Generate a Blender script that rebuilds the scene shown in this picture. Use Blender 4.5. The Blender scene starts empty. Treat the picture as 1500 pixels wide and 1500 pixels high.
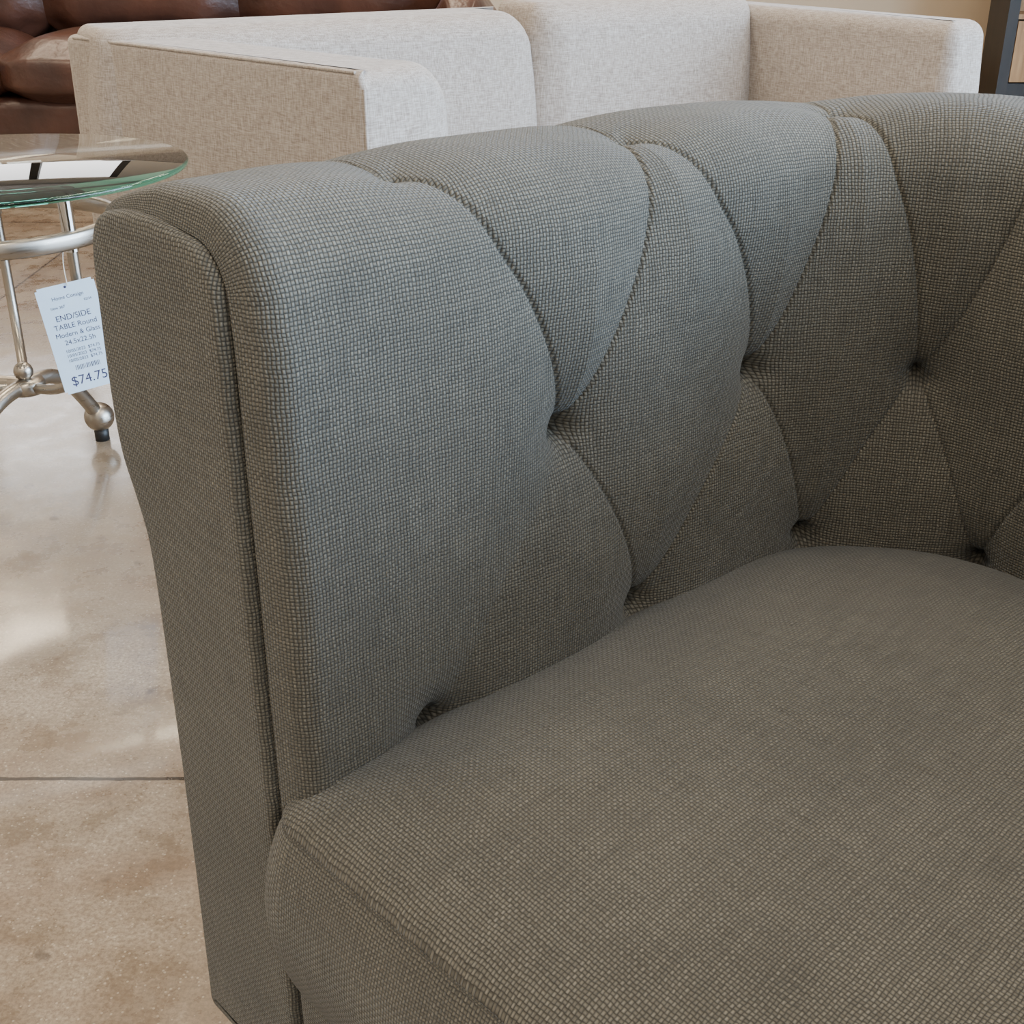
import bpy, bmesh, math, random
import numpy as np
from mathutils import Vector, Matrix
random.seed(3)
scene = bpy.context.scene
COL = scene.collection

# ---------------------------------------------------------------- helpers
def link(o, parent=None):
    COL.objects.link(o)
    if parent is not None:
        o.parent = parent
    return o

def empty(name, loc=(0,0,0), rz=0):
    e = bpy.data.objects.new(name, None)
    e.empty_display_size = 0.1
    e.location = loc
    e.rotation_euler = (0,0,rz)
    return link(e)

class NT:
    def __init__(s, name):
        s.m = bpy.data.materials.new(name); s.m.use_nodes = True
        s.t = s.m.node_tree; s.b = s.t.nodes['Principled BSDF']
    def n(s, typ, **kw):
        nd = s.t.nodes.new(typ)
        for k, v in kw.items(): setattr(nd, k, v)
        return nd
    def set(s, sock, v):
        if isinstance(v, bpy.types.NodeSocket): s.t.links.new(v, sock)
        else: sock.default_value = v
    def math(s, op, a, b=None, c=None, clamp=False):
        nd = s.n('ShaderNodeMath', operation=op, use_clamp=clamp)
        s.set(nd.inputs[0], a)
        if b is not None: s.set(nd.inputs[1], b)
        if c is not None: s.set(nd.inputs[2], c)
        return nd.outputs[0]
    def mix(s, f, a, b, mode='MIX'):
        nd = s.n('ShaderNodeMix', data_type='RGBA', blend_type=mode)
        s.set(nd.inputs[0], f); s.set(nd.inputs[6], a); s.set(nd.inputs[7], b)
        return nd.outputs[2]
    def noise(s, vec, scale, detail=3, rough=.5):
        nd = s.n('ShaderNodeTexNoise')
        if vec is not None: s.set(nd.inputs['Vector'], vec)
        nd.inputs['Scale'].default_value = scale
        nd.inputs['Detail'].default_value = detail
        nd.inputs['Roughness'].default_value = rough
        return nd.outputs['Fac']
    def mapping(s, vec, scale=(1,1,1), rot=(0,0,0)):
        nd = s.n('ShaderNodeMapping'); s.set(nd.inputs[0], vec)
        nd.inputs['Scale'].default_value = scale
        nd.inputs['Rotation'].default_value = rot
        return nd.outputs[0]
    def ramp(s, f, stops):
        nd = s.n('ShaderNodeValToRGB'); s.set(nd.inputs[0], f)
        els = nd.color_ramp.elements
        while len(els) < len(stops): els.new(.5)
        for e, (p, c) in zip(els, stops): e.position = p; e.color = c
        return nd.outputs[0]
    def maprange(s, v, a, b, c, d):
        nd = s.n('ShaderNodeMapRange'); s.set(nd.inputs[0], v)
        for i, x in enumerate((a,b,c,d)): nd.inputs[i+1].default_value = x
        return nd.outputs[0]
    def bump(s, h, strength, dist, normal=None):
        nd = s.n('ShaderNodeBump'); s.set(nd.inputs['Height'], h)
        nd.inputs['Strength'].default_value = strength
        nd.inputs['Distance'].default_value = dist
        if normal is not None: s.set(nd.inputs['Normal'], normal)
        return nd.outputs[0]
    def p(s, **kw):
        for k, v in kw.items():
            s.set(s.b.inputs[k.replace('_', ' ')], v)

def simple(name, col, rough=.5, metal=0, **kw):
    m = NT(name); m.p(Base_Color=(*col,1), Roughness=rough, Metallic=metal)
    for k, v in kw.items(): m.b.inputs[k.replace('_',' ')].default_value = v
    return m.m

# ---------------------------------------------------------------- materials
def woven(name, dark, light, period, tint):
    m = NT(name)
    uv = m.n('ShaderNodeUVMap').outputs[0]
    nz = m.n('ShaderNodeTexNoise'); m.set(nz.inputs['Vector'], uv); nz.inputs['Scale'].default_value = 45; nz.inputs['Detail'].default_value = 1
    off = m.n('ShaderNodeVectorMath', operation='SCALE'); m.set(off.inputs[0], nz.outputs['Color']); off.inputs['Scale'].default_value = .003
    add = m.n('ShaderNodeVectorMath', operation='ADD'); m.set(add.inputs[0], uv); m.set(add.inputs[1], off.outputs[0])
    sep = m.n('ShaderNodeSeparateXYZ'); m.set(sep.inputs[0], add.outputs[0])
    u = m.math('MULTIPLY', sep.outputs[0], 1/period); v = m.math('MULTIPLY', sep.outputs[1], 1/period)
    su = m.math('ABSOLUTE', m.math('SINE', m.math('MULTIPLY', u, math.pi)))
    sv = m.math('ABSOLUTE', m.math('SINE', m.math('MULTIPLY', v, math.pi)))
    par = m.math('FLOORED_MODULO', m.math('ADD', m.math('FLOOR', u), m.math('FLOOR', v)), 2.0)
    hA = m.math('MULTIPLY', su, m.math('POWER', sv, .35))
    hB = m.math('MULTIPLY', sv, m.math('POWER', su, .35))
    hBs = m.math('MULTIPLY', hB, .72)
    inv = m.math('SUBTRACT', 1.0, par)
    h = m.math('ADD', m.math('MULTIPLY', hA, par), m.math('MULTIPLY', hBs, inv))
    n1 = m.noise(m.mapping(uv, (25, 380, 1)), 1.0, 1)
    n2 = m.noise(m.mapping(uv, (380, 25, 1)), 1.0, 1)
    nn = m.math('ADD', m.math('MULTIPLY', n1, inv), m.math('MULTIPLY', n2, par))
    big = m.noise(uv, 9, 2)
    f = m.math('MULTIPLY', m.math('POWER', h, .9), m.maprange(nn, .25, .75, .48, 1.18))
    f = m.math('MULTIPLY', f, m.maprange(big, .3, .7, .86, 1.12), clamp=True)
    col = m.mix(f, (*dark,1), (*light,1))
    m.p(Base_Color=col, Roughness=.8)
    m.b.inputs['Sheen Weight'].default_value = .18
    m.b.inputs['Sheen Roughness'].default_value = .38
    m.b.inputs['Sheen Tint'].default_value = (*tint,1)
    m.b.inputs['Specular IOR Level'].default_value = .3
    m.p(Normal=m.bump(h, .9, .0011))
    return m.m

M_FAB = woven('grey_woven_fabric', (.027,.026,.0225), (.196,.188,.156), .0028, (.75,.87,1))

def cream():
    m = NT('cream_upholstery')
    tc = m.n('ShaderNodeTexCoord').outputs['Object']
    a = m.noise(m.mapping(tc, (45,45,520)), 1, 2, .6)
    b = m.noise(m.mapping(tc, (380,380,45)), 1, 2, .6)
    f = m.math('MULTIPLY', m.math('ADD', a, b), .5)
    col = m.ramp(f, [(.36,(.235,.198,.168,1)), (.5,(.355,.312,.275,1)), (.64,(.475,.435,.40,1))])
    m.p(Base_Color=col, Roughness=.9)
    m.b.inputs['Sheen Weight'].default_value = .25
    m.b.inputs['Specular IOR Level'].default_value = .2
    m.p(Normal=m.bump(f, .3, .0015))
    return m.m
M_CREAM = cream()

def leather():
    m = NT('brown_leather')
    tc = m.n('ShaderNodeTexCoord').outputs['Object']
    a = m.noise(tc, 5, 4); b = m.noise(tc, 140, 3)
    m.p(Base_Color=m.ramp(a, [(.3,(.040,.017,.012,1)), (.7,(.095,.040,.026,1))]), Roughness=m.maprange(a,.3,.7,.42,.3))
    m.p(Normal=m.bump(b, .3, .002, m.bump(a, .6, .03)))
    return m.m
M_LEATHER = leather()

def concrete():
    m = NT('polished_concrete')
    tc = m.n('ShaderNodeTexCoord').outputs['Object']
    big = m.noise(tc, 2.6, 5, .62)
    mid = m.noise(tc, 12, 5, .7)
    fine = m.noise(tc, 200, 3, .75)
    spk = m.n('ShaderNodeTexVoronoi'); m.set(spk.inputs['Vector'], tc); spk.inputs['Scale'].default_value = 130
    f = m.math('ADD', m.math('MULTIPLY', big, .55), m.math('MULTIPLY', mid, .45))
    col = m.ramp(f, [(.38,(.17,.128,.088,1)), (.49,(.275,.222,.162,1)), (.60,(.40,.345,.27,1))])
    streak = m.noise(m.mapping(tc, (1.2,5.0,1), (0,0,.6)), 1.6, 4, .6)
    col = m.mix(m.maprange(streak, .50, .64, 0, .4), col, (.21,.13,.08,1))
    col = m.mix(m.maprange(fine, .36, .62, 0, .75), col, (.16,.12,.085,1), 'MIX')
    sp = m.math('LESS_THAN', spk.outputs['Distance'], .17)
    col = m.mix(m.math('MULTIPLY', sp, .4), col, (.60,.55,.46,1))
    st = m.maprange(m.noise(tc, 22, 2, .4), .68, .74, 0, .6)
    col = m.mix(st, col, (.06,.04,.03,1))
    sep = m.n('ShaderNodeSeparateXYZ'); m.set(sep.inputs[0], tc)
    wob = m.math('MULTIPLY', m.math('SUBTRACT', m.noise(tc, 30, 2), .5), .006)
    def joint(c, o, step):
        v = m.math('ADD', m.math('ADD', c, -o + 40*step), wob)
        v = m.math('FLOORED_MODULO', v, step)
        v = m.math('MINIMUM', v, m.math('SUBTRACT', step, v))
        return m.math('LESS_THAN', v, .0033)
    j = m.math('MAXIMUM', joint(sep.outputs[1], 1.205, 3.0), joint(sep.outputs[0], 1.6, 3.0))
    col = m.mix(m.math('MULTIPLY', j, .9), col, (.03,.022,.017,1))
    m.p(Base_Color=col, Roughness=m.maprange(mid, .35, .65, .16, .5))
    m.b.inputs['Coat Weight'].default_value = .6
    m.b.inputs['Coat Roughness'].default_value = .10
    h = m.math('SUBTRACT', m.math('MULTIPLY', mid, .5), j)
    m.p(Normal=m.bump(h, .28, .004))
    return m.m
M_FLOOR = concrete()

def plaster(name, c):
    m = NT(name); tc = m.n('ShaderNodeTexCoord').outputs['Object']
    a = m.noise(tc, 3, 4)
    m.p(Base_Color=m.mix(m.maprange(a,.3,.7,0,.25), (*c,1), (c[0]*.8,c[1]*.8,c[2]*.8,1)), Roughness=.85)
    m.p(Normal=m.bump(m.noise(tc, 120, 2), .1, .002))
    return m.m
M_WALL = plaster('wall_paint', (.56,.46,.34))
M_CEIL = plaster('ceiling_paint', (.47,.43,.39))

def wood(name, a, b):
    m = NT(name); tc = m.n('ShaderNodeTexCoord').outputs['Object']
    f = m.noise(m.mapping(tc, (12,12,1.2)), 2.5, 5, .6)
    m.p(Base_Color=m.ramp(f, [(.3,(*a,1)), (.7,(*b,1))]), Roughness=.45)
    return m.m
M_WOOD = wood('oak_wood', (.30,.17,.075), (.52,.34,.17))
M_DARK = wood('dark_wood', (.008,.006,.004), (.022,.014,.009))
def brushed():
    m = NT('brushed_nickel'); tc = m.n('ShaderNodeTexCoord').outputs['Object']
    f = m.noise(m.mapping(tc, (20,20,300)), 1.5, 3)
    m.p(Base_Color=(.38,.345,.30,1), Metallic=1.0, Roughness=m.maprange(f,.3,.7,.26,.42))
    return m.m
M_NICKEL = brushed()
M_CHROME = simple('chrome', (.6,.6,.6), .1, 1)
def glass():
    m = NT('table_glass')
    m.p(Base_Color=(.96,.99,.985,1), Roughness=0.0)
    m.b.inputs['Transmission Weight'].default_value = 1.0
    m.b.inputs['IOR'].default_value = 1.5
    va = m.n('ShaderNodeVolumeAbsorption'); va.inputs['Color'].default_value = (.30,.78,.72,1); va.inputs['Density'].default_value = 5
    m.t.links.new(va.outputs[0], m.t.nodes['Material Output'].inputs['Volume'])
    return m.m
M_GLASS = glass()
M_RUB = simple('black_rubber', (.012,.012,.012), .5)
M_INK = simple('tag_ink', (.03,.03,.09), .7)
M_WHITE = simple('white_trim_paint', (.75,.72,.66), .5)
M_STR = simple('tag_string', (.7,.68,.62), .8)
def paper():
    m = NT('tag_paper'); tc = m.n('ShaderNodeTexCoord').outputs['Object']
    m.p(Base_Color=m.mix(m.noise(tc, 40, 2), (.50,.66,.82,1), (.55,.70,.85,1)), Roughness=.6)
    return m.m
M_PAPER = paper()

# ---------------------------------------------------------------- mesh tools
def grid_mesh(name, P, UV, mat, parent, flip=False):
    a, b, _ = P.shape
    me = bpy.data.meshes.new(name)
    nv = a*b
    I = np.arange(nv).reshape(a, b)
    q = np.stack([I[:-1,:-1], I[1:,:-1], I[1:,1:], I[:-1,1:]], -1).reshape(-1,4)
    if flip: q = q[:, ::-1]
    nf = len(q)
    me.vertices.add(nv); me.vertices.foreach_set('co', P.reshape(-1).astype(np.float32))
    me.loops.add(nf*4); me.loops.foreach_set('vertex_index', q.reshape(-1).astype(np.int32))
    me.polygons.add(nf); me.polygons.foreach_set('loop_start', (np.arange(nf)*4).astype(np.int32))
    me.update(calc_edges=True)
    me.polygons.foreach_set('use_smooth', np.ones(nf, dtype=bool))
    uvl = me.uv_layers.new(name='UVMap')
    uvl.data.foreach_set('uv', UV.reshape(-1,2)[q.reshape(-1)].reshape(-1).astype(np.float32))
    me.materials.append(mat); me.validate(); me.update()
    return link(bpy.data.objects.new(name, me), parent)

def pydata(name, v, f, mat, parent=None, smooth=True, uv=None):
    me = bpy.data.meshes.new(name); me.from_pydata(v, [], f)
    if smooth:
        for p in me.polygons: p.use_smooth = True
    if uv is not None:
        l = me.uv_layers.new(name='UVMap')
        for lp in me.loops: l.data[lp.index].uv = uv[lp.vertex_index]
    me.materials.append(mat); me.update()
    return link(bpy.data.objects.new(name, me), parent)

def rbox(name, lo, hi, r, mat, parent=None, seg=5, rot=None, puff=0):
    bm = bmesh.new()
    bmesh.ops.create_cube(bm, size=1)
    lo = Vector(lo); hi = Vector(hi)
    for v in bm.verts:
        v.co = Vector([lo[i] + (v.co[i]+.5)*(hi[i]-lo[i]) for i in range(3)])
    if puff:
        bmesh.ops.subdivide_edges(bm, edges=bm.edges[:], cuts=9, use_grid_fill=True)
        c = (lo+hi)/2; hs = (hi-lo)/2
        for v in bm.verts:
            t = [(v.co[i]-c[i])/hs[i] for i in range(3)]
            d = Vector((0,0,0))
            for i in range(3):
                j, k = (i+1)%3, (i+2)%3
                d[i] = t[i]**3 * puff * (1-t[j]**4)*(1-t[k]**4)
                d[i] -= t[i] * r*.9 * (abs(t[j])**10 + abs(t[k])**10)/2
            v.co += d
    elif r:
        bmesh.ops.bevel(bm, geom=bm.edges[:], offset=r, segments=seg, profile=.5, affect='EDGES', clamp_overlap=True)
    me = bpy.data.meshes.new(name); bm.to_mesh(me); bm.free()
    for p in me.polygons: p.use_smooth = bool(r)
    me.materials.append(mat)
    o = link(bpy.data.objects.new(name, me), parent)
    if puff:
        s = o.modifiers.new('sub','SUBSURF'); s.levels = 1; s.render_levels = 2
    elif r:
        w = o.modifiers.new('wn','WEIGHTED_NORMAL'); w.keep_sharp = False
    return o

def slab(name, lo, hi, radii, mat, parent=None, rt=.04, n=10, puff=0):
    """Upholstered block: plan polygon with individual corner radii
    (order: x0y0, x1y0, x1y1, x0y1); top edge rolled over with radius rt
    (rt may be a function of the outward normal); sides may bulge by puff."""
    x0,y0,z0 = lo; x1,y1,z1 = hi
    cs = [(x0,y0,math.pi,radii[0],1,1),(x1,y0,1.5*math.pi,radii[1],-1,1),(x1,y1,0,radii[2],-1,-1),(x0,y1,.5*math.pi,radii[3],1,-1)]
    pts, nr = [], []
    for cx, cy, a0, r, sx, sy in cs:
        ccx, ccy = cx+sx*r, cy+sy*r
        if pts:
            px, py = pts[-1]; nx_, ny_ = nr[-1]
            qx, qy = ccx+r*math.cos(a0), ccy+r*math.sin(a0)
            for i in range(1, 12):
                t = i/12; pts.append((px+(qx-px)*t, py+(qy-py)*t)); nr.append((nx_, ny_))
        for i in range(n+1):
            a = a0 + .5*math.pi*i/n
            pts.append((ccx+r*math.cos(a), ccy+r*math.sin(a))); nr.append((math.cos(a), math.sin(a)))
    N = len(pts)
    rts = [rt(nx,ny) if callable(rt) else rt for nx,ny in nr]
    def edge_fac(p):
        tx = 2*(p[0]-x0)/(x1-x0)-1; ty = 2*(p[1]-y0)/(y1-y0)-1
        return (1-min(abs(tx),abs(ty))**4)
    rings = []
    for k in range(9):
        t = k/8
        ring = []
        for p,q,R in zip(pts,nr,rts):
            b = puff*math.sin(math.pi*min(1,t))*edge_fac(p)
            ring.append((p[0]+q[0]*b, p[1]+q[1]*b, z0+(z1-R-z0)*t))
        rings.append(ring)
    m = 8
    for k in range(1, m+1):
        a = .5*math.pi*k/m
        rings.append([(p[0]-q[0]*R*(1-math.cos(a)), p[1]-q[1]*R*(1-math.cos(a)), z1-R+R*math.sin(a)) for p,q,R in zip(pts,nr,rts)])
    v = [c for r in rings for c in r]; f = []
    for k in range(len(rings)-1):
        for i in range(N):
            j = (i+1)%N; f.append((k*N+i, k*N+j, (k+1)*N+j, (k+1)*N+i))
    f.append(tuple((len(rings)-1)*N+i for i in range(N)))
    f.append(tuple(reversed(range(N))))
    o = pydata(name, v, f, mat, parent)
    bm = bmesh.new(); bm.from_mesh(o.data); bmesh.ops.remove_doubles(bm, verts=bm.verts, dist=1e-5); bm.to_mesh(o.data); bm.free()
    w = o.modifiers.new('wn','WEIGHTED_NORMAL')
    return o

def tube(name, pts, rad, mat, parent=None, cyclic=False, flat=None):
    cu = bpy.data.curves.new(name, 'CURVE'); cu.dimensions = '3D'
    sp = cu.splines.new('NURBS' if len(pts) > 3 else 'POLY'); sp.points.add(len(pts)-1)
    for p, q in zip(sp.points, pts): p.co = (*q, 1)
    if sp.type == 'NURBS': sp.order_u = 4; sp.use_endpoint_u = not cyclic
    sp.use_cyclic_u = cyclic; sp.resolution_u = 10
    cu.bevel_depth = rad; cu.bevel_resolution = 6; cu.use_fill_caps = True
    cu.materials.append(mat)
    return link(bpy.data.objects.new(name, cu), parent)

def lathe(name, prof, mat, parent=None, n=48, loc=(0,0,0)):
    v, f = [], []
    m = len(prof)
    for i in range(n):
        a = 2*math.pi*i/n
        for r, z in prof: v.append((loc[0]+r*math.cos(a), loc[1]+r*math.sin(a), loc[2]+z))
    for i in range(n):
        for j in range(m-1):
            f.append((i*m+j, ((i+1)%n)*m+j, ((i+1)%n)*m+j+1, i*m+j+1))
    o = pydata(name, v, f, mat, parent)
    bm = bmesh.new(); bm.from_mesh(o.data); bmesh.ops.remove_doubles(bm, verts=bm.verts, dist=1e-5)
    bmesh.ops.recalc_face_normals(bm, faces=bm.faces); bm.to_mesh(o.data); bm.free()
    return o

# ================================================================= ARMCHAIR
W = .74; RI = .20; QS = .50
S = 2*QS + math.pi*RI + (W-2*RI)
chair = empty('tufted_armchair', (-.17,.712,0), math.radians(-47))

def path(s):
    s = np.asarray(s, float)
    m = s > S/2
    t = np.where(m, S-s, s)
    ph = np.clip((t-QS)/RI, 0, math.pi/2)
    p = RI - RI*np.cos(ph) + np.maximum(t-QS-RI*math.pi/2, 0)
    q = np.minimum(t, QS) + RI*np.sin(ph)
    nx = np.cos(ph); ny = -np.sin(ph)
    return np.where(m, W-p, p), q, np.where(m, -nx, nx), ny

def catmull(pts, n=40):
    pts = [np.array(p, float) for p in pts]
    P = [2*pts[0]-pts[1]] + pts + [2*pts[-1]-pts[-2]]
    out = []
    for i in range(1, len(P)-2):
        p0,p1,p2,p3 = P[i-1],P[i],P[i+1],P[i+2]
        d = np.linalg.norm(p2-p1)
        m1 = (p2-p0)/ (np.linalg.norm(p2-p1)+np.linalg.norm(p1-p0)) * d
        m2 = (p3-p1)/ (np.linalg.norm(p3-p2)+np.linalg.norm(p2-p1)) * d
        for k in range(n):
            t = k/n
            out.append((2*t**3-3*t*t+1)*p1 + (t**3-2*t*t+t)*m1 + (-2*t**3+3*t*t)*p2 + (t**3-t*t)*m2)
    out.append(pts[-1])
    return np.array(out)

def profile_pts(z0, rr=.035, top=.776):
    pts = [(0,z0),(0,.45),(0,.60),(0,top-rr)]
    for a in (30,60): 
        pts.append((-rr+rr*math.cos(math.radians(a)), top-rr+rr*math.sin(math.radians(a))))
    pts += [(-rr,top),(-.08,top+.005),(-.12,top+.003),(-.150,top-.006),(-.163,top-.028),(-.167,.70),(-.169,.64),(-.165,.595),
            (-.151,.56),(-.142,.53),(-.140,.45),(-.142,.30),(-.151,.05)]
    return pts

prof = catmull(profile_pts(.20))
seglen = np.linalg.norm(np.diff(prof, axis=0), axis=1)
L = np.concatenate([[0], np.cumsum(seglen)])
L0 = .195
Lr = L - L0
lend = Lr[-1]
STEP = .00115
ls = np.concatenate([np.arange(-.195, -.04, .003), np.arange(-.04, .56, STEP), np.linspace(.56, lend, 50)])
kk_ = np.ones(25)/25
sm = lambda a: np.convolve(np.pad(a, 12, mode='edge'), kk_, mode='valid')
lu = np.linspace(Lr[0], lend, 2400)
tn_u = sm(np.gradient(np.interp(lu, Lr, prof[:,0]), lu)); tz_u = sm(np.gradient(np.interp(lu, Lr, prof[:,1]), lu))
pn = np.interp(ls, Lr, prof[:,0]); pz = np.interp(ls, Lr, prof[:,1])
tn = np.interp(ls, lu, tn_u); tz = np.interp(ls, lu, tz_u)
nl = np.hypot(tn, tz); nn_ = tz/nl; nz_ = -tn/nl
ss = np.concatenate([np.arange(0, .04, .001), np.arange(.04, 1.08, STEP), np.linspace(1.08, S-.04, 200), np.linspace(S-.04, S, 30)[1:]])
SS, LL = np.meshgrid(ss, ls, indexing='ij')

h1 = [(.2725,.193),(.515,.184),(.700,.166),(.889,.170)]
h2 = [(.132,-.012),(.370,.0),(.603,.0),(.785,-.012)]
hr = [(.148,.400),(.384,.402),(.612,.405),(.80,.405)]
mir = lambda h: [(S-a, b) for a, b in reversed(h)]
ROW1 = h1 + mir(h1)
ROW2 = h2 + [(S/2,-.01)] + mir(h2)
RIM = hr + [(S/2,.405)] + mir(hr)
segs = []   # (p0,p1,valley weight, groove, curve)
for i, b in enumerate(ROW1):
    lh = 1 if i < 4 else -1
    segs.append((b, (RIM[i][0]+.007, RIM[i][1]), 1, 1, -.07 if lh>0 else .04)); segs.append((b, (RIM[i+1][0]-.007, RIM[i+1][1]), .85, .85, -.04 if lh>0 else .07))
    first = i == 0; lastb = i == len(ROW1)-1
    segs.append((b, ROW2[i], .36 if first else .62, 0 if first else .8, -.03))
    segs.append((b, ROW2[i+1], .36 if lastb else .62, 0 if lastb else .8, .03))
for s2, sr in zip(ROW2, RIM):
    segs.append((sr, (sr[0]-.014, .57), .75, .5, 0))
    segs.append((s2, (s2[0], -.3), .8, .3, 0))
PILL = np.ones_like(SS); GRV = np.zeros_like(SS)
for (a, b, w, g, cv) in segs:
    ax, ay = a; bx, by = b
    dx, dy = bx-ax, by-ay; LL2 = dx*dx+dy*dy
    t = np.clip(((SS-ax)*dx + (LL-ay)*dy)/LL2, 0, 1)
    ox = -dy*cv*np.sin(t*math.pi); oy = dx*cv*np.sin(t*math.pi)
    d = np.hypot(SS-(ax+t*dx+ox), LL-(ay+t*dy+oy))
    x = np.minimum(d/.080, 1)
    pl = 1 - w*(1-x)**2.2
    PILL = np.minimum(PILL, pl)
    GRV = np.maximum(GRV, g*np.exp(-(d/.0018)**2))
WELL = np.ones_like(SS); DEEP = np.zeros_like(SS)
def well(c, r, depth, dp):
    global WELL, DEEP
    d = np.hypot(SS-c[0], LL-c[1])
    WELL = np.minimum(WELL, 1-depth*np.exp(-(d/r)**1.0))
    DEEP = np.maximum(DEEP, dp*np.exp(-(d/.010)**2))
for c in ROW1: well(c, .030, 1, 1)
for c in ROW2: well(c, .032, 1, 1)
for c in RIM: well(c, .03, .42, .1)
amp = np.interp(LL, [-.2,0,.3,.42,.52,.60,.7], [.009,.011,.0115,.0085,.006,.003,0])
wamp = np.interp(LL, [-.2,.32,.45,.54,.60], [.030,.028,.015,.006,0])
fade = np.interp(LL, [.45,.60], [1,0])
DISP = amp*PILL + wamp*WELL - .0025*GRV*fade - .018*DEEP*fade - .003
rng = np.sin(SS*23+LL*9)*.0012 + np.sin(SS*11-LL*31)*.001
DISP = DISP*fade + rng*fade
e = np.minimum(SS, S-SS)
E = np.sqrt(np.clip(1-(1-np.clip(e/.022,0,1))**2, 0, 1))
DISP = DISP*(.25+.75*E) - .006*np.exp(-(e/.0028)**2)*fade
pp, qq, nx, ny = path(SS)
off = pn[None,:] + nn_[None,:]*DISP
P = np.stack([pp+nx*off, qq+ny*off, pz[None,:]+nz_[None,:]*DISP], -1)
inn = (ls > -.03) & (ls < .36)
du = np.linalg.norm(np.diff(P, axis=0), axis=2)[:, inn[:P.shape[1]]]
du = np.median(du, axis=1); dv = np.median(np.linalg.norm(np.diff(P, axis=1), axis=2)[:800], axis=0)
U_ = np.concatenate([[0], np.cumsum(du)]); V_ = np.concatenate([[0], np.cumsum(dv)])
UVg = np.stack(np.meshgrid(U_, V_, indexing='ij'), -1)
grid_mesh('tufted_shell', P, UVg, M_FAB, chair)

# front panels -------------------------------------------------------
def panel(name, mirror):
    ol = catmull(profile_pts(.062), 8)
    ol[-1] = (-.151,.062)
    ol = ol[(ol[:,1] >= .0619)]
    bot = [(-.148,.054),(-.142,.050)] + [(-.142+.134*i/14,.050) for i in range(1,15)] + [(-.002,.054)]
    ol = np.array(list(map(tuple, ol)) + bot)
    n = len(ol)
    nxt = np.roll(ol, -1, 0); prv = np.roll(ol, 1, 0)
    t = nxt-prv; t /= np.linalg.norm(t, axis=1)[:,None]
    nrm = np.stack([-t[:,1], t[:,0]], 1)
    if ((np.array([-.075,.4])-ol[5])*nrm[5]).sum() < 0: nrm = -nrm
    rings = [(0.003, .012), (.001, .006)]
    D = .006; H = .007
    for a in range(0, 91, 15):
        ar = math.radians(a)
        rings.append((.001+D*(1-math.cos(ar)), -H*math.sin(ar)))
    rings.append((.012, -H-.0004)); rings.append((.016, -H-.0004))
    acc = [0]
    for r in range(1, len(rings)): acc.append(acc[-1]+math.dist(rings[r], rings[r-1]))
    shift = rings[-1][0]-acc[-1]
    v, uv, f = [], [], []
    for (d, y), a in zip(rings, acc):
        for i in range(n):
            x = ol[i,0]+nrm[i,0]*d; z = ol[i,1]+nrm[i,1]*d
            uv.append((ol[i,0]+nrm[i,0]*(a+shift)+3.1, ol[i,1]+nrm[i,1]*(a+shift)))
            v.append((W-x if mirror else x, y, z))
    R = len(rings)
    for r in range(R-1):
        for i in range(n):
            j = (i+1)%n
            f.append((r*n+i, r*n+j, (r+1)*n+j, (r+1)*n+i))
    f.append(tuple((R-1)*n+i for i in range(n)))
    o = pydata(name, v, f, M_FAB, chair, True, uv)
    bm = bmesh.new(); bm.from_mesh(o.data); bmesh.ops.recalc_face_normals(bm, faces=bm.faces)
    big = max(bm.faces, key=lambda q: len(q.verts))
    if big.normal.y > 0: bmesh.ops.reverse_faces(bm, faces=bm.faces[:])
    bm.to_mesh(o.data); bm.free()
    o.modifiers.new('wn','WEIGHTED_NORMAL')
panel('front_panel_left', False); panel('front_panel_right', True)

# seat cushion -------------------------------------------------------
def outline(x0, x1, y0, y1, rf, rb, step=.006):
    pts = []
    def arc(cx, cy, r, a0, a1):
        n = max(4, int(abs(a1-a0)*r/step))
        for i in range(n): 
            a = a0+(a1-a0)*i/n; pts.append((cx+r*math.cos(a), cy+r*math.sin(a)))
    def line(a, b):
        n = max(2, int(math.dist(a,b)/step))
        for i in range(n): pts.append((a[0]+(b[0]-a[0])*i/n, a[1]+(b[1]-a[1])*i/n))
    pi = math.pi
    line((x0+rf,y0),(x1-rf,y0)); arc(x1-rf,y0+rf,rf,-pi/2,0)
    line((x1,y0+rf),(x1,y1-rb)); arc(x1-rb,y1-rb,rb,0,pi/2)
    line((x1-rb,y1),(x0+rb,y1)); arc(x0+rb,y1-rb,rb,pi/2,pi)
    line((x0,y1-rb),(x0,y0+rf)); arc(x0+rf,y0+rf,rf,pi,1.5*pi)
    return np.array(pts)
ol = outline(.004, W-.004, -.016, .695, .035, .2)
n = len(ol); cen = np.array([W/2, .33])
nxt = np.roll(ol,-1,0); prv = np.roll(ol,1,0); t = nxt-prv; t /= np.linalg.norm(t,axis=1)[:,None]
on = np.stack([t[:,1], -t[:,0]], 1)
arc = np.concatenate([[0], np.cumsum(np.linalg.norm(np.diff(ol,axis=0),axis=1))])
rows, uvr = [], []
rr = np.concatenate([np.linspace(.001,.85,40), 1-.15*np.cos(np.linspace(0,math.pi/2,40)[1:])])
ZB = .370; CR = .049
for r in rr:
    xy = cen + r*(ol-cen)
    g = max(0, 1-r**4.0)**.62
    z = np.full(n, ZB + CR*g) + .002*np.sin(xy[:,0]*13+xy[:,1]*7)*g
    rows.append(np.column_stack([xy, z])); uvr.append(xy+np.array([1.0,2.0]))
for (o_, dz) in [(-.0010,-.0014),(-.0003,-.0028)]:
    rows.append(np.column_stack([ol+on*o_, np.full(n, ZB+dz)])); uvr.append(ol+on*(.002-dz)+np.array([1.0,2.0]))
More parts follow.
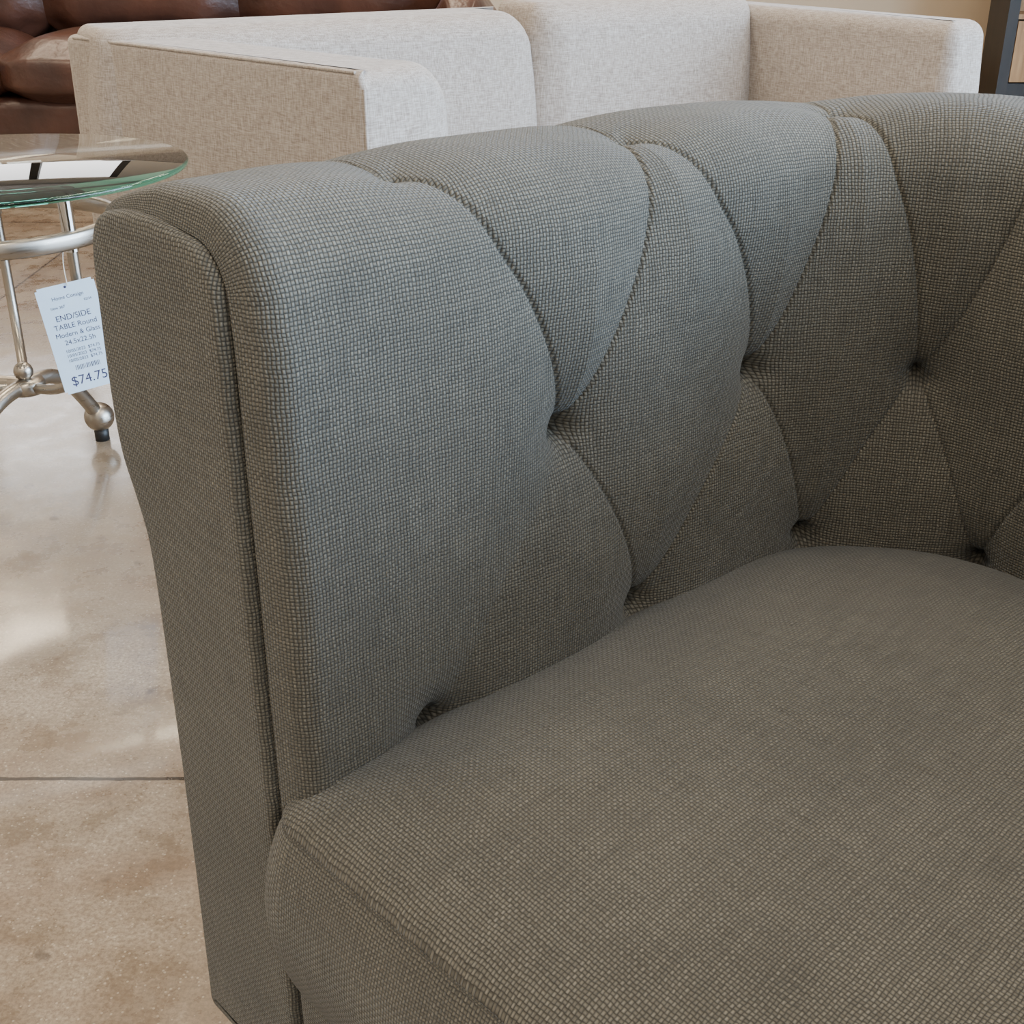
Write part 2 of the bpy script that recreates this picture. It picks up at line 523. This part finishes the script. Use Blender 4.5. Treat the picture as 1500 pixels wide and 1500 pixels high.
for kx in np.linspace(0,1,22):
    b = .018*math.sin(math.pi*kx)**.8 if 0<kx<1 else 0
    z = ZB-.0035-kx*.152
    rows.append(np.column_stack([ol+on*b, np.full(n, z)])); uvr.append(np.column_stack([arc+5.0, np.full(n, z)]))
rows.append(np.column_stack([cen+.5*(ol-cen), np.full(n, ZB-.156)])); uvr.append(ol*.5)
A = np.array(rows); U = np.array(uvr)
A = np.concatenate([A, A[:, :1]], 1)
last = U[:, :1].copy()
for i in range(len(rows)):
    if abs(U[i,0,0]-5.0) < 1e-6: last[i,0,0] = 5.0+arc[-1]+.006
U = np.concatenate([U, last], 1)
grid_mesh('seat_cushion', A, U, M_FAB, chair, flip=True)

def fab_uv(o):
    me = o.data; l = me.uv_layers.new(name='UVMap')
    for p in me.polygons:
        for li in p.loop_indices:
            c = me.vertices[me.loops[li].vertex_index].co
            nrm = p.normal
            if abs(nrm.z) > .7: l.data[li].uv = (c.x, c.y)
            elif abs(nrm.y) > .7: l.data[li].uv = (c.x, c.z)
            else: l.data[li].uv = (c.y, c.z)
o = rbox('front_rail', (.001,-.004,.05), (W-.001,.06,.210), .012, M_FAB, chair); fab_uv(o)
o = rbox('seat_deck', (.01,.05,.15), (W-.01,.66,.2), .01, M_FAB, chair); fab_uv(o)
for i, (x, y) in enumerate([(-.06,.05),(W+.06,.05),(.1,.72),(W-.1,.72)]):
    lathe('foot_%d'%(i+1), [(0,0),(.018,0),(.026,.06),(.026,.09),(0,.09)], M_DARK, chair, 24, (x,y,0))

# ================================================================= CREAM SOFA
sofa = empty('cream_fabric_sofa', (0,0,0))
A_ = Vector((-1.038,3.005,0)); TOP = .70
def frame_child(name, origin, ang):
    e = bpy.data.objects.new(name, None); e.location = origin; e.rotation_euler = (0,0,ang)
    return link(e, sofa)
aa = math.atan2(-.735,.775)
fa = frame_child('near_arm_frame', A_, aa)
rtop = lambda nx, ny: .018 + .105*max(0, ny)**1.5 + .022*max(0,nx)
slab('near_arm', (0,0,.14), (1.07,.275,TOP), (.05,.014,.13,.03), M_CREAM, fa, rt=rtop, puff=.012)
tube('near_arm_piping_top', [(.06,.004,TOP-.004),(1.045,.004,TOP-.004)], .003, M_CREAM, fa)
tube('near_arm_piping_front', [(1.068,.004,TOP-.03),(1.070,.004,.16)], .003, M_CREAM, fa)
ba = math.radians(32)
fb = frame_child('back_frame', A_, ba)
rb_ = lambda nx,ny: .03+.04*max(0,-ny)+.08*max(0,nx)**2
slab('back_section_1', (.035,-.26,.14), (1.175,0,TOP+.022), (.10,.12,.03,.03), M_CREAM, fb, rt=rb_, puff=.025)
slab('back_section_2', (1.165,-.26,.14), (1.93,0,TOP+.04), (.08,.12,.03,.03), M_CREAM, fb, rt=lambda nx,ny: .03+.05*max(0,-ny), puff=.025)
slab('far_arm', (1.90,-.95,.14), (2.06,.0,TOP+.01), (.035,.07,.02,.02), M_CREAM, fb, rt=.045, puff=.014)
rbox('seat_base', (.55,-.9,.14), (1.93,-.2,.28), .03, M_CREAM, fb)
rbox('seat_pad_1', (.62,-.88,.27), (1.20,-.25,.42), .05, M_CREAM, fb, puff=.015)
rbox('seat_pad_2', (1.21,-.93,.27), (1.93,-.25,.42), .05, M_CREAM, fb, puff=.015)
for i,(x,y) in enumerate([(.2,-.1),(2.0,-.1),(1.98,-.85),(1.0,-.8)]):
    lathe('leg_%d'%(i+1), [(0,0),(.015,0),(.024,.15),(0,.15)], M_DARK, fb, 20, (x,y,0))
lathe('leg_5', [(0,0),(.015,0),(.024,.15),(0,.15)], M_DARK, fa, 20, (.98,.12,0))

# ================================================================= LEATHER SOFA
ls_ = empty('brown_leather_sofa', (-3.05,4.95,0), 0)
rbox('base', (.1,.03,.07), (2.9,.95,.30), .04, M_LEATHER, ls_)
for i in range(3):
    x0 = .26+i*.82
    rbox('seat_cushion_%d'%(i+1), (x0,-.03,.28), (x0+.82,.72,.50), .06, M_LEATHER, ls_, puff=.035)
    rbox('back_cushion_%d'%(i+1), (x0,.58,.46), (x0+.82,.88,.98), .07, M_LEATHER, ls_, puff=.05)
rbox('back_frame_panel', (.1,.78,.07), (2.9,1.0,.90), .06, M_LEATHER, ls_)
rbox('arm_left', (0,.0,.07), (.27,.95,.66), .09, M_LEATHER, ls_, puff=.02)
rbox('arm_right', (2.72,.0,.07), (2.99,.95,.66), .09, M_LEATHER, ls_, puff=.02)
for i,(x,y) in enumerate([(.15,.08),(2.85,.08),(.15,.9),(2.85,.9)]):
    lathe('foot_%d'%(i+1), [(0,0),(.03,0),(.035,.09),(0,.09)], M_DARK, ls_, 20, (x,y,0))

# ================================================================= GLASS END TABLE
tbl = empty('glass_end_table', (-.880,2.10,0), 0)
gr = .330
lathe('glass_top', [(0,.562),(gr-.004,.562),(gr-.001,.563),(gr,.567),(gr-.001,.570),(gr-.004,.571),(0,.571)], M_GLASS, tbl, 128)
RR = .20; ZR = .472
ring = [(r, z) for r, z in [(RR-.006,ZR-.014),(RR+.006,ZR-.014),(RR+.009,ZR-.010),(RR+.009,ZR+.010),(RR+.006,ZR+.014),(RR-.006,ZR+.014),(RR-.009,ZR+.010),(RR-.009,ZR-.010),(RR-.006,ZR-.014)]]
lathe('support_ring', ring, M_NICKEL, tbl, 96)
lathe('hub_ball', [(.0001+.017*math.sin(math.pi*i/16), .208-.017*math.cos(math.pi*i/16)) for i in range(17)], M_NICKEL, tbl, 32)
lathe('hub_collar', [(0,.168),(.03,.168),(.034,.175),(.034,.187),(.03,.194),(0,.194)], M_NICKEL, tbl, 32)
for i, (deg, R_) in enumerate([(72,.19),(165,.235),(255,.235)]):
    a = math.radians(deg); ca, sa = math.cos(a), math.sin(a); kf = R_/.235
    pts = [(0,.181),(.05,.185),(.11,.172),(.165,.130),(.205,.085),(.225,.062)]
    tube('arched_leg_%d'%(i+1), [(r*kf*ca, r*kf*sa, z) for r, z in pts], .014, M_NICKEL, tbl)
    lathe('foot_ball_%d'%(i+1), [(.0001+.029*math.sin(math.pi*k/16), .049-.029*math.cos(math.pi*k/16)) for k in range(17)], M_NICKEL, tbl, 32, (R_*ca,R_*sa,0))
    lathe('foot_pad_%d'%(i+1), [(0,0),(.014,0),(.014,.026),(0,.026)], M_RUB, tbl, 20, (R_*ca,R_*sa,0))
for i, deg in enumerate((-33, 112, 215)):
    b = math.radians(deg); cb, sb = math.cos(b), math.sin(b)
    rp = .190
    tube('post_%d'%(i+1), [(rp*cb,rp*sb,ZR-.02), (rp*cb,rp*sb,.556)], .0115, M_CHROME, tbl)
    tube('lower_rod_%d'%(i+1), [(rp*cb,rp*sb,ZR),(rp*cb,rp*sb,.40),(rp*cb,rp*sb,.30),(.16*cb,.16*sb,.22),(.09*cb,.09*sb,.185),(.02*cb,.02*sb,.180)], .009, M_NICKEL, tbl)
    lathe('glass_pad_%d'%(i+1), [(0,.554),(.018,.554),(.018,.562),(0,.562)], M_CHROME, tbl, 24, (rp*cb,rp*sb,0))

# ================================================================= PRICE TAG
tag = empty('price_tag', (-.724,1.960,.400), 0)
pl = bpy.data.objects.new('tag_frame', None); link(pl, tag)
pl.rotation_euler = (Matrix.Rotation(math.radians(30),3,'Z') @ Matrix.Rotation(math.radians(82),3,'X') @ Matrix.Rotation(math.radians(6),3,'Z')).to_euler()
pl.location = (-.004,0,-.004)
TW, TH = .096, .178
bm = bmesh.new(); bmesh.ops.create_cube(bm, size=1)
for v in bm.verts: v.co = Vector((v.co.x*TW, v.co.y*TH - TH/2 + .012, v.co.z*.0006))
es = [e for e in bm.edges if abs((e.verts[0].co-e.verts[1].co).z) > .0003]
bmesh.ops.bevel(bm, geom=es, offset=.004, segments=4, affect='EDGES')
me = bpy.data.meshes.new('card'); bm.to_mesh(me); bm.free(); me.materials.append(M_PAPER)
link(bpy.data.objects.new('card', me), pl)
def text(name, s, x, y, size):
    cu = bpy.data.curves.new(name, 'FONT'); cu.body = s; cu.size = size; cu.align_x = 'CENTER'; cu.extrude = .00005
    cu.materials.append(M_INK)
    o = link(bpy.data.objects.new(name, cu), pl); o.location = (x, y, .0005); return o
text('line_shop', 'Home Consign', 0, -.012, .0085)
text('line_code', 'Item 367', -.02, -.026, .0065); text('line_date', '02/24', .03, -.022, .0055)
text('line_a', 'END/SIDE', 0, -.046, .0135)
text('line_b', 'TABLE Round', 0, -.060, .0122)
text('line_c', 'Modern & Glass', 0, -.073, .0112)
text('line_d', '24.5x22.5h', 0, -.086, .0115)
for i in range(3): text('small_%d'%i, '10/05/2023  $74.75', 0, -.099-.008*i, .0072)
for i in range(16):
    w = .0006+.0009*random.random()
    pydata('barcode_bar_%d'%i, [(-.02+i*.0026,-.130,.0005),(-.02+i*.0026+w,-.130,.0005),(-.02+i*.0026+w,-.122,.0005),(-.02+i*.0026,-.122,.0005)], [(0,1,2,3)], M_INK, pl, False)
text('price', '$74.75', -.003, -.154, .022)
lathe('hole', [(0,.0),(.0022,.0)], M_INK, pl, 16, (0,.006,.0006))
tube('string', [(0,0,.004),(-.004,.006,.03),(-.008,.012,.055),(.003,.022,.080)], .0008, M_STR, tag)

# ================================================================= ROOM
def box(name, lo, hi, mat, parent=None): return rbox(name, lo, hi, 0, mat, parent)
X0, X1, Y0, Y1, ZC = -5.0, 4.5, -4.5, 8.2, 3.2
box('floor', (X0,Y0,-.1), (X1,Y1,0), M_FLOOR)
box('ceiling', (X0,Y0,ZC), (X1,Y1,ZC+.1), M_CEIL)
wb = empty('wall_back', (0,0,0))
C0, C1, CZ0, CZ1 = -4.6, -2.2, 1.7, 2.9        # unseen clerestory opening, added so a light can reflect in the floor
box('lower', (X0,Y1,0), (X1,Y1+.1,CZ0), M_WALL, wb); box('upper', (X0,Y1,CZ1), (X1,Y1+.1,ZC), M_WALL, wb)
box('left', (X0,Y1,CZ0), (C0,Y1+.1,CZ1), M_WALL, wb); box('right', (C1,Y1,CZ0), (X1,Y1+.1,CZ1), M_WALL, wb)
w2 = empty('added_reflection_window', (0,0,0))  # invented window surround for the added floor-reflection light
for i in range(4):
    x = C0 + (C1-C0-.08)*i/3
    box('mullion_%d'%i, (x,Y1+.01,CZ0), (x+.08,Y1+.06,CZ1), M_DARK, w2)
box('sill', (C0,Y1-.03,CZ0-.03), (C1,Y1+.1,CZ0), M_WHITE, w2)
box('wall_left', (X0-.1,Y0,0), (X0,Y1,ZC), M_WALL)
box('wall_front', (X0,Y0-.1,0), (X1,Y0,ZC), M_WALL)
wr = empty('wall_right', (0,0,0))
box('lower', (X1,Y0,0), (X1+.1,Y1,.4), M_WALL, wr); box('upper', (X1,Y0,2.8), (X1+.1,Y1,ZC), M_WALL, wr)
box('pier_a', (X1,Y0,.4), (X1+.1,-4.0,2.8), M_WALL, wr); box('pier_b', (X1,3.4,.4), (X1+.1,Y1,2.8), M_WALL, wr)
wn = empty('window_1', (0,0,0))
for i, yy in enumerate((-4.0,-2.15,-.3,1.55,3.35)):
    box('mullion_%d'%i, (X1+.01,yy,.4), (X1+.07,yy+.05,2.8), M_DARK, wn)
box('sill', (X1-.02,-4.0,.38), (X1+.1,3.4,.42), M_WHITE, wn)
box('baseboard_back', (X0,Y1-.02,0), (X1,Y1,.12), M_WOOD)

cab = empty('wooden_display_cabinet', (2.74,7.3,0), 0)
box('side_left', (0,0,0), (.06,.30,1.9), M_DARK, cab); box('side_right', (1.15,0,0), (1.2,.30,1.9), M_DARK, cab)
box('back_panel', (.06,.27,.0), (1.15,.30,1.9), M_WOOD, cab); box('plinth', (.06,.02,0), (1.15,.28,.08), M_DARK, cab)
box('top', (-.02,-.02,1.9), (1.22,.32,1.94), M_DARK, cab)
for i in range(4): box('shelf_%d'%i, (.06,.01,.42+i*.4), (1.15,.28,.445+i*.4), M_WOOD, cab)
box('door_left', (.065,-.0,.09), (.605,.02,.41), M_WOOD, cab); box('door_right', (.615,0,.09), (1.14,.02,.41), M_WOOD, cab)

# ceiling light fixtures
M_EM = NT('fixture_diffuser'); M_EM.p(Base_Color=(1,.9,.75,1)); M_EM.b.inputs['Emission Color'].default_value=(1,.82,.61,1); M_EM.b.inputs['Emission Strength'].default_value=27
kk = 0
for x in (-3.0,-.6,1.8):
    for yv in (-2.2,.8,3.6,6.2):
        kk += 1
        fx = empty('ceiling_light' if kk == 1 else 'ceiling_light.%03d'%(kk-1), (x,yv,ZC))
        box('housing', (-.22,-.65,-.06), (.22,.65,-.0), M_WHITE, fx)
        pydata('diffuser', [(-.19,-.62,-.064),(-.19,.62,-.064),(.19,.62,-.064),(.19,-.62,-.064)], [(0,1,2,3)], M_EM.m, fx, False)

def area(name, loc, rot, sx, sy, power, col):
    l = bpy.data.lights.new(name, 'AREA'); l.shape='RECTANGLE'; l.size=sx; l.size_y=sy; l.energy=power; l.color=col
    o = link(bpy.data.objects.new(name, l)); o.location=loc; o.rotation_euler=rot; return o
area('window_daylight', (X1+.3,-.3,1.6), (0,math.radians(90),0), 2.4, 7.3, 1250, (.55,.75,1.0))
area('added_reflection_light', ((C0+C1)/2,Y1+.12,(CZ0+CZ1)/2), (math.radians(-90),0,0), C1-C0, CZ1-CZ0, 45, (1.0,.95,.9))  # added out-of-view light: pale reflection on the floor, backlight on the chair rim

w = bpy.data.worlds.new('World'); scene.world = w; w.use_nodes = True
w.node_tree.nodes['Background'].inputs[0].default_value = (.7,.82,1,1)
w.node_tree.nodes['Background'].inputs[1].default_value = 1.2

# ================================================================= CAMERA
cam = bpy.data.cameras.new('camera'); cam.sensor_width = 36; cam.lens = 43.2
co = link(bpy.data.objects.new('camera', cam)); co.location = (0,0,.95); co.rotation_euler = (math.radians(64),0,0)
cam.clip_start = .02
scene.camera = co
